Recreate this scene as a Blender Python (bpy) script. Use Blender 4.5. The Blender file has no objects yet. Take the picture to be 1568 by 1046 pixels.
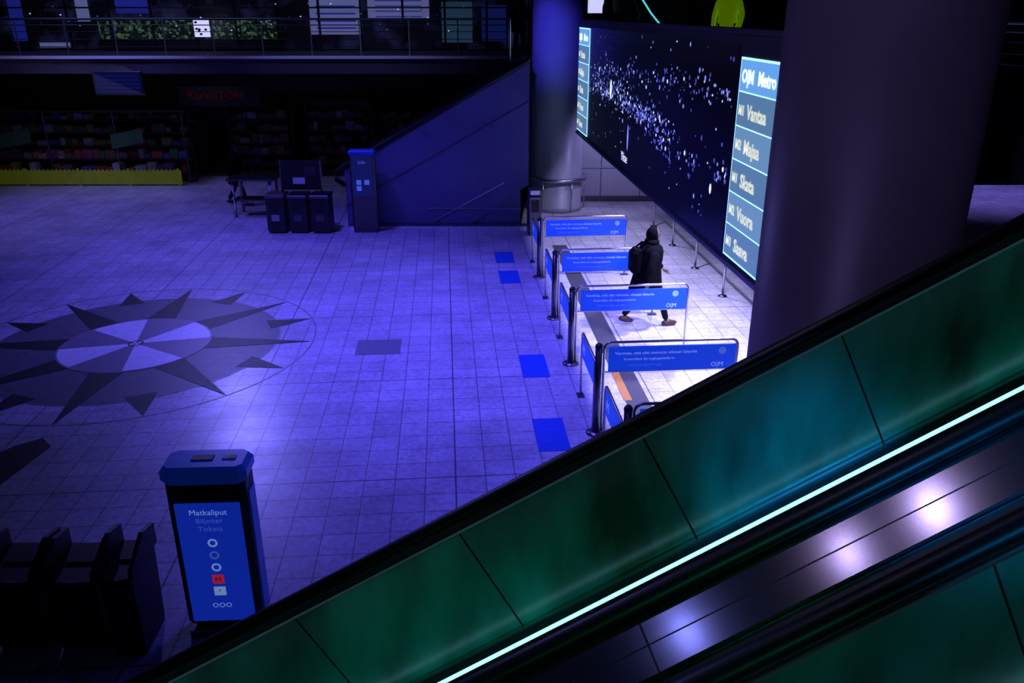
import bpy, math, random
from mathutils import Vector, Matrix
random.seed(7)
sc = bpy.context.scene
try:
    sc.view_settings.view_transform = 'Standard'
except Exception:
    pass
COL = sc.collection

# ------------------------------------------------------------------ materials
MATS = {}
def mat(name, color=(.5,.5,.5), rough=.5, metal=0., emit=None, estr=0., spec=None, coat=0., noise=None, bump=0.):
    m = bpy.data.materials.new(name); m.use_nodes = True
    nt = m.node_tree; b = nt.nodes['Principled BSDF']
    b.inputs['Base Color'].default_value = (*color, 1)
    b.inputs['Roughness'].default_value = rough
    b.inputs['Metallic'].default_value = metal
    if spec is not None: b.inputs['Specular IOR Level'].default_value = spec
    if coat: b.inputs['Coat Weight'].default_value = coat
    if emit is not None:
        b.inputs['Emission Color'].default_value = (*emit, 1)
        b.inputs['Emission Strength'].default_value = estr
    if noise:
        sca, amt = noise
        tc = nt.nodes.new('ShaderNodeTexCoord')
        n = nt.nodes.new('ShaderNodeTexNoise'); n.inputs['Scale'].default_value = sca
        n.inputs['Detail'].default_value = 5
        nt.links.new(tc.outputs['Object'], n.inputs['Vector'])
        mr = nt.nodes.new('ShaderNodeMapRange')
        mr.inputs['From Min'].default_value = .25; mr.inputs['From Max'].default_value = .75
        mr.inputs['To Min'].default_value = 1-amt; mr.inputs['To Max'].default_value = 1+amt
        nt.links.new(n.outputs['Fac'], mr.inputs['Value'])
        mx = nt.nodes.new('ShaderNodeVectorMath'); mx.operation = 'SCALE'
        mx.inputs[0].default_value = color
        nt.links.new(mr.outputs['Result'], mx.inputs['Scale'])
        nt.links.new(mx.outputs['Vector'], b.inputs['Base Color'])
        mr2 = nt.nodes.new('ShaderNodeMapRange')
        mr2.inputs['To Min'].default_value = max(.02, rough-.08); mr2.inputs['To Max'].default_value = min(1, rough+.08)
        nt.links.new(n.outputs['Fac'], mr2.inputs['Value'])
        nt.links.new(mr2.outputs['Result'], b.inputs['Roughness'])
        if bump:
            bp = nt.nodes.new('ShaderNodeBump'); bp.inputs['Strength'].default_value = bump
            nt.links.new(n.outputs['Fac'], bp.inputs['Height'])
            nt.links.new(bp.outputs['Normal'], b.inputs['Normal'])
    MATS[name] = m
    return m

GRID = math.radians(4.5)
def floor_material():
    m = bpy.data.materials.new('floor_tiles'); m.use_nodes = True
    nt = m.node_tree; b = nt.nodes['Principled BSDF']; L = nt.links.new
    tc = nt.nodes.new('ShaderNodeTexCoord'); mp = nt.nodes.new('ShaderNodeMapping')
    mp.inputs['Rotation'].default_value = (0, 0, -GRID)
    L(tc.outputs['Object'], mp.inputs['Vector'])
    br = nt.nodes.new('ShaderNodeTexBrick'); br.offset = 0; br.squash = 1
    br.inputs['Scale'].default_value = 1
    br.inputs['Brick Width'].default_value = .36; br.inputs['Row Height'].default_value = .36
    br.inputs['Mortar Size'].default_value = .008; br.inputs['Mortar Smooth'].default_value = .3
    br.inputs['Color1'].default_value = (.66, .65, .68, 1); br.inputs['Color2'].default_value = (.56, .55, .58, 1)
    br.inputs['Mortar'].default_value = (.24, .24, .26, 1)
    L(mp.outputs['Vector'], br.inputs['Vector'])
    br2 = nt.nodes.new('ShaderNodeTexBrick'); br2.offset = 0
    br2.inputs['Scale'].default_value = 1
    br2.inputs['Brick Width'].default_value = 2.88; br2.inputs['Row Height'].default_value = 2.88
    br2.inputs['Mortar Size'].default_value = .012
    br2.inputs['Color1'].default_value = (1,1,1,1); br2.inputs['Color2'].default_value = (1,1,1,1)
    br2.inputs['Mortar'].default_value = (.55,.55,.55,1)
    L(mp.outputs['Vector'], br2.inputs['Vector'])
    n = nt.nodes.new('ShaderNodeTexNoise'); n.inputs['Scale'].default_value = .9; n.inputs['Detail'].default_value = 8
    n.inputs['Roughness'].default_value = .68
    L(tc.outputs['Object'], n.inputs['Vector'])
    r = nt.nodes.new('ShaderNodeMapRange'); r.inputs['From Min'].default_value = .3; r.inputs['From Max'].default_value = .6
    r.inputs['To Min'].default_value = .64; r.inputs['To Max'].default_value = 1.05
    L(n.outputs['Fac'], r.inputs['Value'])
    n3 = nt.nodes.new('ShaderNodeTexNoise'); n3.inputs['Scale'].default_value = 14; n3.inputs['Detail'].default_value = 6
    L(tc.outputs['Object'], n3.inputs['Vector'])
    r3 = nt.nodes.new('ShaderNodeMapRange'); r3.inputs['From Min'].default_value = .3; r3.inputs['From Max'].default_value = .6
    r3.inputs['To Min'].default_value = .72; r3.inputs['To Max'].default_value = 1.04
    L(n3.outputs['Fac'], r3.inputs['Value'])
    m1 = nt.nodes.new('ShaderNodeVectorMath'); m1.operation = 'MULTIPLY'
    L(br.outputs['Color'], m1.inputs[0]); L(br2.outputs['Color'], m1.inputs[1])
    m2 = nt.nodes.new('ShaderNodeVectorMath'); m2.operation = 'SCALE'
    L(m1.outputs['Vector'], m2.inputs[0]); L(r.outputs['Result'], m2.inputs['Scale'])
    m3 = nt.nodes.new('ShaderNodeVectorMath'); m3.operation = 'SCALE'
    L(m2.outputs['Vector'], m3.inputs[0]); L(r3.outputs['Result'], m3.inputs['Scale'])
    L(m3.outputs['Vector'], b.inputs['Base Color'])
    rr = nt.nodes.new('ShaderNodeMapRange'); rr.inputs['To Min'].default_value = .40; rr.inputs['To Max'].default_value = .20
    L(n.outputs['Fac'], rr.inputs['Value']); L(rr.outputs['Result'], b.inputs['Roughness'])
    bp = nt.nodes.new('ShaderNodeBump'); bp.inputs['Strength'].default_value = .3; bp.inputs['Distance'].default_value = .004
    L(br.outputs['Color'], bp.inputs['Height']); L(bp.outputs['Normal'], b.inputs['Normal'])
    MATS['floor_tiles'] = m
floor_material()

def glow_noise(name, c1, c2, scale, strength, base=(.02,.02,.02), lo=.45, hi=.7, kind='V'):
    m = bpy.data.materials.new(name); m.use_nodes = True
    nt = m.node_tree; b = nt.nodes['Principled BSDF']; L = nt.links.new
    b.inputs['Base Color'].default_value = (*base, 1); b.inputs['Roughness'].default_value = .4
    tc = nt.nodes.new('ShaderNodeTexCoord')
    if kind == 'V':
        v = nt.nodes.new('ShaderNodeTexVoronoi'); v.inputs['Scale'].default_value = scale
        L(tc.outputs['Object'], v.inputs['Vector'])
        sep = nt.nodes.new('ShaderNodeSeparateColor'); L(v.outputs['Color'], sep.inputs['Color'])
        src = sep.outputs['Red']
    else:
        v = nt.nodes.new('ShaderNodeTexNoise'); v.inputs['Scale'].default_value = scale; v.inputs['Detail'].default_value = 4
        L(tc.outputs['Object'], v.inputs['Vector']); src = v.outputs['Fac']
    r = nt.nodes.new('ShaderNodeMapRange'); r.inputs['From Min'].default_value = lo; r.inputs['From Max'].default_value = hi
    L(src, r.inputs['Value'])
    mx = nt.nodes.new('ShaderNodeMix'); mx.data_type = 'RGBA'
    mx.inputs['A'].default_value = (*c1, 1); mx.inputs['B'].default_value = (*c2, 1)
    L(r.outputs['Result'], mx.inputs['Factor'])
    L(mx.outputs['Result'], b.inputs['Emission Color']); b.inputs['Emission Strength'].default_value = strength
    MATS[name] = m

mat('plaster_dark', (.055,.055,.075), .8, noise=(2,.15))
mat('black', (.012,.012,.014), .45)
mat('black_rubber', (.006,.006,.008), .4, spec=.35)
mat('charcoal', (.03,.03,.035), .5, noise=(6,.2))
mat('bin_plastic', (.016,.016,.018), .5)
mat('rose_dark', (.014,.014,.016), .45, spec=.3, noise=(9,.3))
mat('rose_mid', (.115,.115,.12), .42, noise=(9,.22))
mat('rose_light', (.88,.88,.88), .35, noise=(9,.10))
mat('rose_grey', (.21,.21,.22), .40, noise=(9,.15))
mat('slab_white', (.8,.8,.82), .5)
mat('column_paint', (.36,.36,.40), .4, noise=(1.5,.08))
mat('pillar_concrete', (.19,.16,.18), .45, noise=(.8,.2))
mat('wall_panel', (.46,.46,.5), .4, noise=(1.2,.08))
mat('steel', (.5,.5,.54), .3, metal=1)
mat('steel_dark', (.16,.16,.18), .35, metal=1)
mat('deck_steel', (.20,.165,.21), .15, metal=.9)
mat('clad_blue', (.13,.13,.28), .30, noise=(1,.15))
mat('banner_blue', (.006,.07,.80), .45, emit=(.004,.07,.9), estr=.42)  # emission added to brighten the blue; the banners are not light sources
mat('sticker_blue', (.01,.09,.55), .5)
mat('totem_blue', (.01,.06,.75), .4, emit=(.01,.05,.85), estr=.30)
mat('cap_blue', (.01,.14,.95), .3, emit=(.01,.08,.8), estr=.05, coat=.4)
mat('text_pale', (.5,.65,.9), .5, emit=(.35,.55,1), estr=.36)
mat('text_dim', (.25,.38,.9), .5, emit=(.12,.25,.9), estr=.24)
mat('white_paint', (.7,.7,.72), .5)
mat('red_sign', (.08,.003,.003), .5, emit=(1,.03,.01), estr=.016)
mat('red_icon', (.6,.03,.03), .5, emit=(.9,.03,.08), estr=.3)
mat('yellow_green', (.38,.48,.02), .55, emit=(.5,.6,0), estr=.03, noise=(5,.2))
mat('orange_paint', (.45,.18,.03), .6)
mat('mat_dark', (.04,.04,.05), .7, noise=(20,.2))
mat('strip_light', (.8,.9,1), .3, emit=(.33,.80,1), estr=1.8)
mat('screen_head', (.1,.3,.6), .3, emit=(.13,.36,.75), estr=1.0)
mat('screen_row', (.1,.2,.3), .3, emit=(.09,.19,.33), estr=1.0)
mat('screen_row_b', (.1,.2,.3), .3, emit=(.13,.26,.44), estr=1.0)
mat('screen_edge', (.2,.5,1), .3, emit=(.25,.6,1), estr=2.5)
mat('screen_text', (.9,.9,.7), .3, emit=(.70,.72,.50), estr=1.0)
mat('screen_white', (.9,.9,1), .3, emit=(.9,.95,1), estr=1.4)
mat('screen_black', (.006,.006,.01), .22, emit=(.01,.012,.03), estr=.04)
mat('speck', (.5,.6,1), .3, emit=(.25,.30,.95), estr=1.0)
mat('speck_b', (.5,.6,1), .3, emit=(.65,.72,1), estr=1.5)
mat('speck_d', (.2,.25,.6), .3, emit=(.05,.06,.30), estr=1.1)
mat('coat_black', (.003,.003,.004), .9, spec=.08, noise=(25,.4), bump=.2)
mat('trousers', (.006,.006,.009), .9, spec=.1)
mat('hair', (.006,.005,.005), .7, spec=.2)
mat('skin', (.16,.09,.07), .5)
mat('shoe', (.06,.028,.018), .5)
mat('vest_yellow', (.45,.75,.02), .6, emit=(.3,.6,.0), estr=.16)  # slight emission painted in so the cloth looks bright
mat('poster_white', (.4,.42,.5), .5, emit=(.16,.18,.42), estr=.40)
mat('poster_blue', (.05,.08,.4), .5, emit=(.02,.03,.40), estr=.30)
mat('poster_teal', (.1,.3,.3), .5, emit=(.03,.08,.14), estr=.3)
mat('screen_dim', (.01,.015,.06), .4, emit=(.004,.007,.06), estr=.15)
mat('screen_dim2', (.01,.015,.06), .4, emit=(.008,.014,.14), estr=.4)
mat('led_white', (1,1,1), .4, emit=(.8,.85,1), estr=1.2)
mat('lamp_glow', (1,1,1), .4, emit=(.6,.6,1), estr=1.0)
mat('teal_led', (.3,1,.9), .4, emit=(.1,.7,.75), estr=.9)
glow_noise('foliage_lights', (.0,.008,.002), (.12,.20,.12), 13, .45, lo=.55, hi=1.0)
glow_noise('shop_display', (.001,.001,.004), (.035,.04,.16), 1.2, .25, lo=.48, hi=.75, kind='N')
GOODS = []
for i, c in enumerate([(.28,.05,.06),(.30,.22,.06),(.06,.16,.07),(.40,.40,.42),(.22,.06,.2),(.06,.09,.32),(.22,.1,.05)]):
    mat(f'goods_{i}', c, .5); GOODS.append(f'goods_{i}')

def green_glass():
    m = bpy.data.materials.new('green_glass'); m.use_nodes = True
    nt = m.node_tree; b = nt.nodes['Principled BSDF']; L = nt.links.new
    tc = nt.nodes.new('ShaderNodeTexCoord')
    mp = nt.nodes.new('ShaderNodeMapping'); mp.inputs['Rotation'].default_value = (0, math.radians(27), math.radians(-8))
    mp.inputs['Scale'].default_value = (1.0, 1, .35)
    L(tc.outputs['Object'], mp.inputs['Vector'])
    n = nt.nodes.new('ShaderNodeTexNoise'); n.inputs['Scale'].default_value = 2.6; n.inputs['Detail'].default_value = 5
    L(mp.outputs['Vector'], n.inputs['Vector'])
    cr = nt.nodes.new('ShaderNodeValToRGB')  # ramp paints dark reflection streaks into the glass colour, plus a faint self-glow
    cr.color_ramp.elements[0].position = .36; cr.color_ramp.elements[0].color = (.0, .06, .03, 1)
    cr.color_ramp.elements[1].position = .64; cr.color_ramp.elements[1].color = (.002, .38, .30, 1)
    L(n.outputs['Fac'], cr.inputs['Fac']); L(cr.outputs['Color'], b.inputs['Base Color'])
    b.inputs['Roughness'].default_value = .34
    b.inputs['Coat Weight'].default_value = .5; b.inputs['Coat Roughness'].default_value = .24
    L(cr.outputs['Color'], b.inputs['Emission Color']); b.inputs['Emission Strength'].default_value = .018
    MATS['green_glass'] = m
green_glass()

# ------------------------------------------------------------------ mesh builder
def smooth_skin(verts, edges, radii, sub=2):
    me = bpy.data.meshes.new('tmp'); me.from_pydata(verts, edges, [])
    ob = bpy.data.objects.new('tmp', me); COL.objects.link(ob)
    md = ob.modifiers.new('s', 'SKIN'); md.use_smooth_shade = True
    sv = me.skin_vertices[0].data
    for i, r in enumerate(radii):
        sv[i].radius = (r, r) if not isinstance(r, tuple) else r
        sv[i].use_root = (i == 0)
    s = ob.modifiers.new('u', 'SUBSURF'); s.levels = sub; s.render_levels = sub
    dg = bpy.context.evaluated_depsgraph_get(); dg.update()
    ev = ob.evaluated_get(dg); m2 = ev.to_mesh()
    V = [v.co.copy() for v in m2.vertices]; F = [tuple(p.vertices) for p in m2.polygons]
    ev.to_mesh_clear()
    bpy.data.objects.remove(ob); bpy.data.meshes.remove(me)
    return V, F

class MB:
    def __init__(self): self.v = []; self.f = []; self.mi = []; self.sm = []; self.mats = []
    def m(self, name):
        if name not in self.mats: self.mats.append(name)
        return self.mats.index(name)
    def add(self, V, F, mname, smooth=False, M=None):
        o = len(self.v); k = self.m(mname)
        for p in V:
            p = Vector(p)
            if M is not None: p = M @ p
            self.v.append(tuple(p))
        for f in F:
            self.f.append(tuple(o+i for i in f)); self.mi.append(k); self.sm.append(smooth)
    def box(self, c, s, mname, M=None, bev=0.):
        x, y, z = [a/2 for a in s]; cx, cy, cz = c
        if bev <= 0:
            V = [(cx+i*x, cy+j*y, cz+k*z) for k in (-1,1) for j in (-1,1) for i in (-1,1)]
            F = [(0,2,3,1),(4,5,7,6),(0,1,5,4),(2,6,7,3),(0,4,6,2),(1,3,7,5)]
            self.add(V, F, mname, M=M)
        else:
            b = bev
            prof = [(-x+b,-y),(x-b,-y),(x,-y+b),(x,y-b),(x-b,y),(-x+b,y),(-x,y-b),(-x,-y+b)]
            rings = [(cz-z,b*.7),(cz-z+b,0),(cz+z-b,0),(cz+z,b*.7)]
            V = []
            for zz, ins in rings:
                for px, py in prof:
                    V.append((cx+px*(1-ins/x), cy+py*(1-ins/y), zz))
            F = []
            for r in range(3):
                for i in range(8):
                    j = (i+1) % 8
                    F.append((r*8+i, r*8+j, (r+1)*8+j, (r+1)*8+i))
            F.append(tuple(range(7,-1,-1))); F.append(tuple(range(24,32)))
            self.add(V, F, mname, M=M)
    def prism(self, poly, n0, n1, mname, M=None):
        a = [Vector(p)+Vector(n0) for p in poly]; b = [Vector(p)+Vector(n1) for p in poly]
        n = len(poly)
        F = [tuple(range(n)), tuple(range(2*n-1, n-1, -1))]
        for i in range(n): j = (i+1) % n; F.append((i, i+n, j+n, j))
        self.add(a+b, F, mname, M=M)
    def tube(self, pts, r, mname, seg=8, M=None, cap=True, ry=None):
        pts = [Vector(p) for p in pts]; V = []; F = []
        for i, p in enumerate(pts):
            if i == 0: d = pts[1]-pts[0]
            elif i == len(pts)-1: d = pts[-1]-pts[-2]
            else: d = (pts[i+1]-pts[i]).normalized()+(pts[i]-pts[i-1]).normalized()
            d.normalize()
            up = Vector((0,0,1)) if abs(d.z) < .93 else Vector((0,1,0))
            s = d.cross(up).normalized(); t = s.cross(d).normalized()
            for k in range(seg):
                a = 2*math.pi*k/seg+math.pi/seg
                V.append(p+s*(r*math.cos(a))+t*((ry or r)*math.sin(a)))
        for i in range(len(pts)-1):
            for k in range(seg):
                j = (k+1) % seg
                F.append((i*seg+k, i*seg+j, (i+1)*seg+j, (i+1)*seg+k))
        if cap:
            F.append(tuple(range(seg-1,-1,-1))); F.append(tuple(range((len(pts)-1)*seg, len(pts)*seg)))
        self.add(V, F, mname, smooth=(seg > 6), M=M)
    def lathe(self, prof, mname, seg=48, c=(0,0,0), M=None, sx=1, sy=1):
        V = []; F = []
        for r, z in prof:
            for k in range(seg):
                a = 2*math.pi*k/seg
                V.append((c[0]+r*sx*math.cos(a), c[1]+r*sy*math.sin(a), c[2]+z))
        for i in range(len(prof)-1):
            for k in range(seg):
                j = (k+1) % seg
                F.append((i*seg+k, i*seg+j, (i+1)*seg+j, (i+1)*seg+k))
        F.append(tuple(range(seg-1,-1,-1))); F.append(tuple(range((len(prof)-1)*seg, len(prof)*seg)))
        self.add(V, F, mname, smooth=True, M=M)
    def quad(self, pts, mname, M=None): self.add(pts, [tuple(range(len(pts)))], mname, M=M)
    def text(self, s, size, mname, M, align='LEFT', extrude=.0, bold=0.):
        cu = bpy.data.curves.new('t', 'FONT'); cu.body = s; cu.size = size; cu.align_x = align; cu.extrude = extrude
        cu.resolution_u = 2; cu.offset = bold
        ob = bpy.data.objects.new('t', cu); COL.objects.link(ob)
        dg = bpy.context.evaluated_depsgraph_get(); dg.update()
        ev = ob.evaluated_get(dg); me = ev.to_mesh()
        V = [v.co.copy() for v in me.vertices]; F = [tuple(p.vertices) for p in me.polygons]
        ev.to_mesh_clear(); bpy.data.objects.remove(ob); bpy.data.curves.remove(cu)
        self.add(V, F, mname, M=M)
    def build(self, name):
        me = bpy.data.meshes.new(name); me.from_pydata(self.v, [], self.f)
        for n in self.mats: me.materials.append(MATS[n])
        me.polygons.foreach_set('material_index', self.mi)
        me.polygons.foreach_set('use_smooth', self.sm)
        me.update()
        ob = bpy.data.objects.new(name, me); COL.objects.link(ob)
        return ob

def frame(o, xa, ya):
    xa = Vector(xa).normalized(); ya = Vector(ya).normalized(); za = xa.cross(ya)
    M = Matrix(((xa.x, ya.x, za.x, o[0]), (xa.y, ya.y, za.y, o[1]), (xa.z, ya.z, za.z, o[2]), (0,0,0,1)))
    return M
def place(x, y, yaw=0., z=0.):
    return Matrix.Translation((x, y, z)) @ Matrix.Rotation(yaw, 4, 'Z')

GX = Vector((.997, .0785, 0)); GY = Vector((-.0785, .997, 0))

# ------------------------------------------------------------------ room shell
b = MB(); b.quad([(-26,-6,0),(30,-6,0),(30,42,0),(-26,42,0)], 'floor_tiles'); b.build('floor')
b = MB(); b.box((2,18,9.6),(56,48,.2),'plaster_dark'); b.build('ceiling')
b = MB(); b.box((2,42.1,4.8),(56,.2,9.6),'plaster_dark'); b.build('wall_back')
b = MB(); b.box((-26.1,18,4.8),(.2,48,9.6),'plaster_dark'); b.build('wall_left')
b = MB(); b.box((30.1,18,4.8),(.2,48,9.6),'plaster_dark'); b.build('wall_right')
b = MB(); b.box((2,-6.1,4.8),(56,.2,9.6),'plaster_dark'); b.build('wall_front')
b = MB(); b.box((-12.2,31,1.75),(27.4,.2,3.5),'plaster_dark'); b.build('wall_lower_back')

# upper slabs
b = MB()
b.box((-12.6,33.6,3.75),(26.6,16.2,.5),'plaster_dark')
b.box((-12.6,25.45,3.96),(26.6,.12,.08),'slab_white')
b.prism([(-.1,22.45,0),(.47,22.45,0),(.47,25.45,0),(-.1,25.45,0)],(0,0,3.6),(0,0,4.0),'plaster_dark')
b.build('upper_floor_back')
b = MB()
def BX(y): return 2.76-.0822*(y-8.76)
poly = [(BX(8.7)+.22,8.7,0),(9.5,8.7,0),(9.5,23,0),(12,23,0),(12,41.7,0),(.75,41.7,0),(.75,24.35,0),(BX(21.9)+.32,24.35,0),(BX(21.9)+.25,21.9,0)]
b.prism(poly,(0,0,3.5),(0,0,4.0),'plaster_dark'); b.build('upper_floor_gates')
b = MB(); b.box((1,-2.8,3.75),(20,5.8,.5),'plaster_dark'); b.build('upper_floor_front')

# wall behind column, lower level (light panels)
b = MB()
b.box((4.9,24.25,1.75),(10.5,.16,3.5),'wall_panel')
for i in range(9):
    b.box((.3+i*1.15,24.16,1.75),(.02,.02,3.4),'steel_dark')
b.box((4.9,24.15,.08),(10.5,.04,.16),'steel_dark')
b.box((4.9,24.15,1.0),(10.5,.03,.03),'steel')
b.build('wall_gates')

# ------------------------------------------------------------------ compass rose (floor inlay)
cx, cy = -6.34, 12.89; rot = math.radians(2.2)
def pol(r, adeg, z=0): a = math.radians(adeg)+rot; return (cx+r*math.cos(a), cy+r*math.sin(a), z)
b = MB()
def disc(r, mname, z): b.quad([pol(r, i*360/96, z) for i in range(96)], mname)
def annul(r0, r1, mname, z):
    for i in range(96):
        a0 = i*3.75; a1 = a0+3.75
        b.quad([pol(r0,a0,z),pol(r1,a0,z),pol(r1,a1,z),pol(r0,a1,z)], mname)
annul(2.95,2.975,'rose_grey',.003)
disc(2.37,'rose_mid',.003)
for i in range(8):
    a = 22.5+45*i
    b.quad([pol(2.94,a,.005),pol(2.2,a+6.0,.005),pol(2.2,a-6.0,.005)],'rose_dark')
annul(2.34,2.37,'rose_grey',.0045)
for i in range(8):
    a = 45*i
    b.quad([pol(2.96,a,.007),pol(1.15,a+13.5,.007),pol(.9,a,.007),pol(1.15,a-13.5,.007)],'rose_dark')
disc(1.22,'rose_grey',.009)
for i in range(8):
    a0 = 45*i+11
    n = 6
    if i % 2 == 0:
        b.quad([pol(0,0,.011)]+[pol(1.19,a0+k*45/n,.011) for k in range(n+1)],'rose_light')
annul(.10,.125,'rose_dark',.013)
b.build('compass_rose_inlay')
b = MB()
b.quad([(-5.94,9.36,.006),(-6.16,9.58,.006),(-6.43,9.34,.006),(-6.62,8.9,.006),(-6.14,7.2,.006),(-6.05,8.5,.006)],'rose_dark')
b.build('compass_letter_inlay')
b = MB()
def gquad(x0,y0,w,d,mname,z=.004):
    o = Vector((x0,y0,z))
    b.quad([o, o+GX*w, o+GX*w-GY*d, o-GY*d], mname)
gquad(-2.62,13.05,.74,.66,'rose_grey')
b.build('floor_hatch')
for (x,y) in [(-.42,18.6),(-.30,17.1),(.10,12.4),(.27,10.12)]:
    b = MB(); gquad(x,y,.42,.9,'sticker_blue',.005)
    for k in range(4): 
        o = Vector((x,y,.007))+GX*.06-GY*(.2+.15*k)
        b.quad([o,o+GX*.3,o+GX*.3-GY*.02,o-GY*.02],'cap_blue')
    b.build('floor_sticker')
b = MB(); gquad(.96,19.2,.34,13.2,'mat_dark',.004)
o0 = Vector((1.52,11.9,.006))
b.quad([o0,o0+GX*.12,o0+GX*.12-GY*1.2,o0-GY*1.2],'orange_paint')
b.build('floor_guide_strip')

# ------------------------------------------------------------------ big pillar
b = MB(); b.lathe([(.93,0),(.93,.12),(.91,.14),(.91,9.5)],'pillar_concrete',72,(3.39,7.9,0)); b.build('concrete_pillar')
CXC,CYC=1.25,23.3
b = MB(); b.lathe([(.74,0),(.74,.15),(.71,.17),(.71,9.5)],'column_paint',56,(CXC,CYC,0))
b.lathe([(.82,.86),(.85,.87),(.85,.93),(.82,.94)],'steel',56,(CXC,CYC,0))
for a in range(0,360,60):
    x=CXC+.79*math.cos(math.radians(a)); y=CYC+.79*math.sin(math.radians(a))
    b.tube([(x,y,.9),(x,y,0)],.015,'steel')
b.build('round_column')

# ------------------------------------------------------------------ media board
near = Vector((2.76,8.76,0)); far = Vector((1.68,21.9,0)); D = (far-near); LB = D.length; D.normalize()
NR = Vector((-D.y, D.x, 0))
if NR.x > 0: NR = -NR
def P(s, z, o=0.): return near+D*s+NR*o+Vector((0,0,z))
b = MB()
def bbox(s0,s1,z0,z1,o0,o1,mname):
    V=[P(s,z,o) for o in (o0,o1) for z in (z0,z1) for s in (s0,s1)]
    F=[(0,1,3,2),(4,6,7,5),(0,4,5,1),(2,3,7,6),(0,2,6,4),(1,5,7,3)]
    b.add(V,F,mname)
bbox(0,LB,2.3,5.0,-.2,0,'black')
bbox(-.0,LB+.02,2.28,2.33,-.2,.03,'steel_dark')
bbox(-.0,LB+.02,4.96,5.02,-.2,.03,'charcoal')
b.quad([P(1.36,2.4,.004),P(LB-1.72,2.4,.004),P(LB-1.72,4.86,.004),P(1.36,4.86,.004)],'screen_black')
def info_screen(s0,s1,z0,z1,names):
    b.quad([P(s0,z0,.01),P(s1,z0,.01),P(s1,z1,.01),P(s0,z1,.01)],'screen_edge')
    e=.025
    a0=s0+e;a1=s1-e;c0=z0+e;c1=z1-e
    h=(c1-c0); hh=h*.15
    b.quad([P(a0,c1-hh,.014),P(a1,c1-hh,.014),P(a1,c1,.014),P(a0,c1,.014)],'screen_head')
    n=len(names); rh=(h-hh)/n
    for i,t in enumerate(names):
        zt=c1-hh-i*rh-.015; zb=zt-rh+.015
        b.quad([P(a0,zb,.014),P(a1,zb,.014),P(a1,zt,.014),P(a0,zt,.014)],'screen_row' if i%2==0 else 'screen_row_b')
        b.text('M%d'%(1+i%2),rh*.40,'screen_text',frame(P(a1-.05,zb+rh*.32,.018),-D,(0,0,1)),bold=.006)
        b.text(t,rh*.56,'screen_text',frame(P(a1-.05-rh*.74,zb+rh*.26,.018),-D,(0,0,1)),bold=.007)
    b.text('O|M',hh*.6,'screen_white',frame(P(a1-.06,c1-hh*.72,.018),-D,(0,0,1)),bold=.006)
    b.text('Metro',hh*.60,'screen_white',frame(P(a0+.68*(a1-a0)*.75,c1-hh*.72,.018),-D,(0,0,1)),bold=.006)
names=['Vantaa','Majaa','Skata','Vuora','Saava']
info_screen(.04,1.27,2.39,4.72,names)
info_screen(LB-1.62,LB-.04,2.39,4.84,names)
def speck(s,z,w,h,m):
    b.quad([P(s-w/2,z,.008),P(s-w*.3,z-h*.36,.008),P(s,z-h/2,.008),P(s+w*.3,z-h*.36,.008),P(s+w/2,z,.008),P(s+w*.3,z+h*.36,.008),P(s,z+h/2,.008),P(s-w*.3,z+h*.36,.008)],m)
clusters=[(random.random(),random.gauss(0,.13)) for _ in range(22)]
for i in range(900):
    mode = random.random()
    if mode < .66:
        cu_,cz_=random.choice(clusters); u=min(1,max(0,cu_+random.gauss(0,.04))); z=3.55-.25*u+.22*math.sin(u*5)+cz_+random.gauss(0,.09)
    elif mode < .84:
        u=random.random(); z = 4.15+random.gauss(0,.10)+.35*(u-.5)
    else:
        u=random.random(); z = random.uniform(2.6,4.8)
    s = (LB-1.8)-(LB-1.8-1.45)*u
    if not (2.5 < z < 4.8): continue
    k = random.random(); sz = random.uniform(.014,.042)
    speck(s,z,sz*1.5,sz*(1.1+1.0*random.random()),'speck_b' if k>.88 else ('speck' if k>.5 else 'speck_d'))
speck(LB-4.3,3.72,.18,.40,'speck_b')
speck(LB-6.1,3.0,.10,.5,'speck'); speck(2.0,3.05,.08,.14,'speck_b')
b.text('Ylitse',.24,'speck_b',frame(P(LB-5.6,2.52,.012),-D,(0,0,1)))
b.build('media_display_board')

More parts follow.
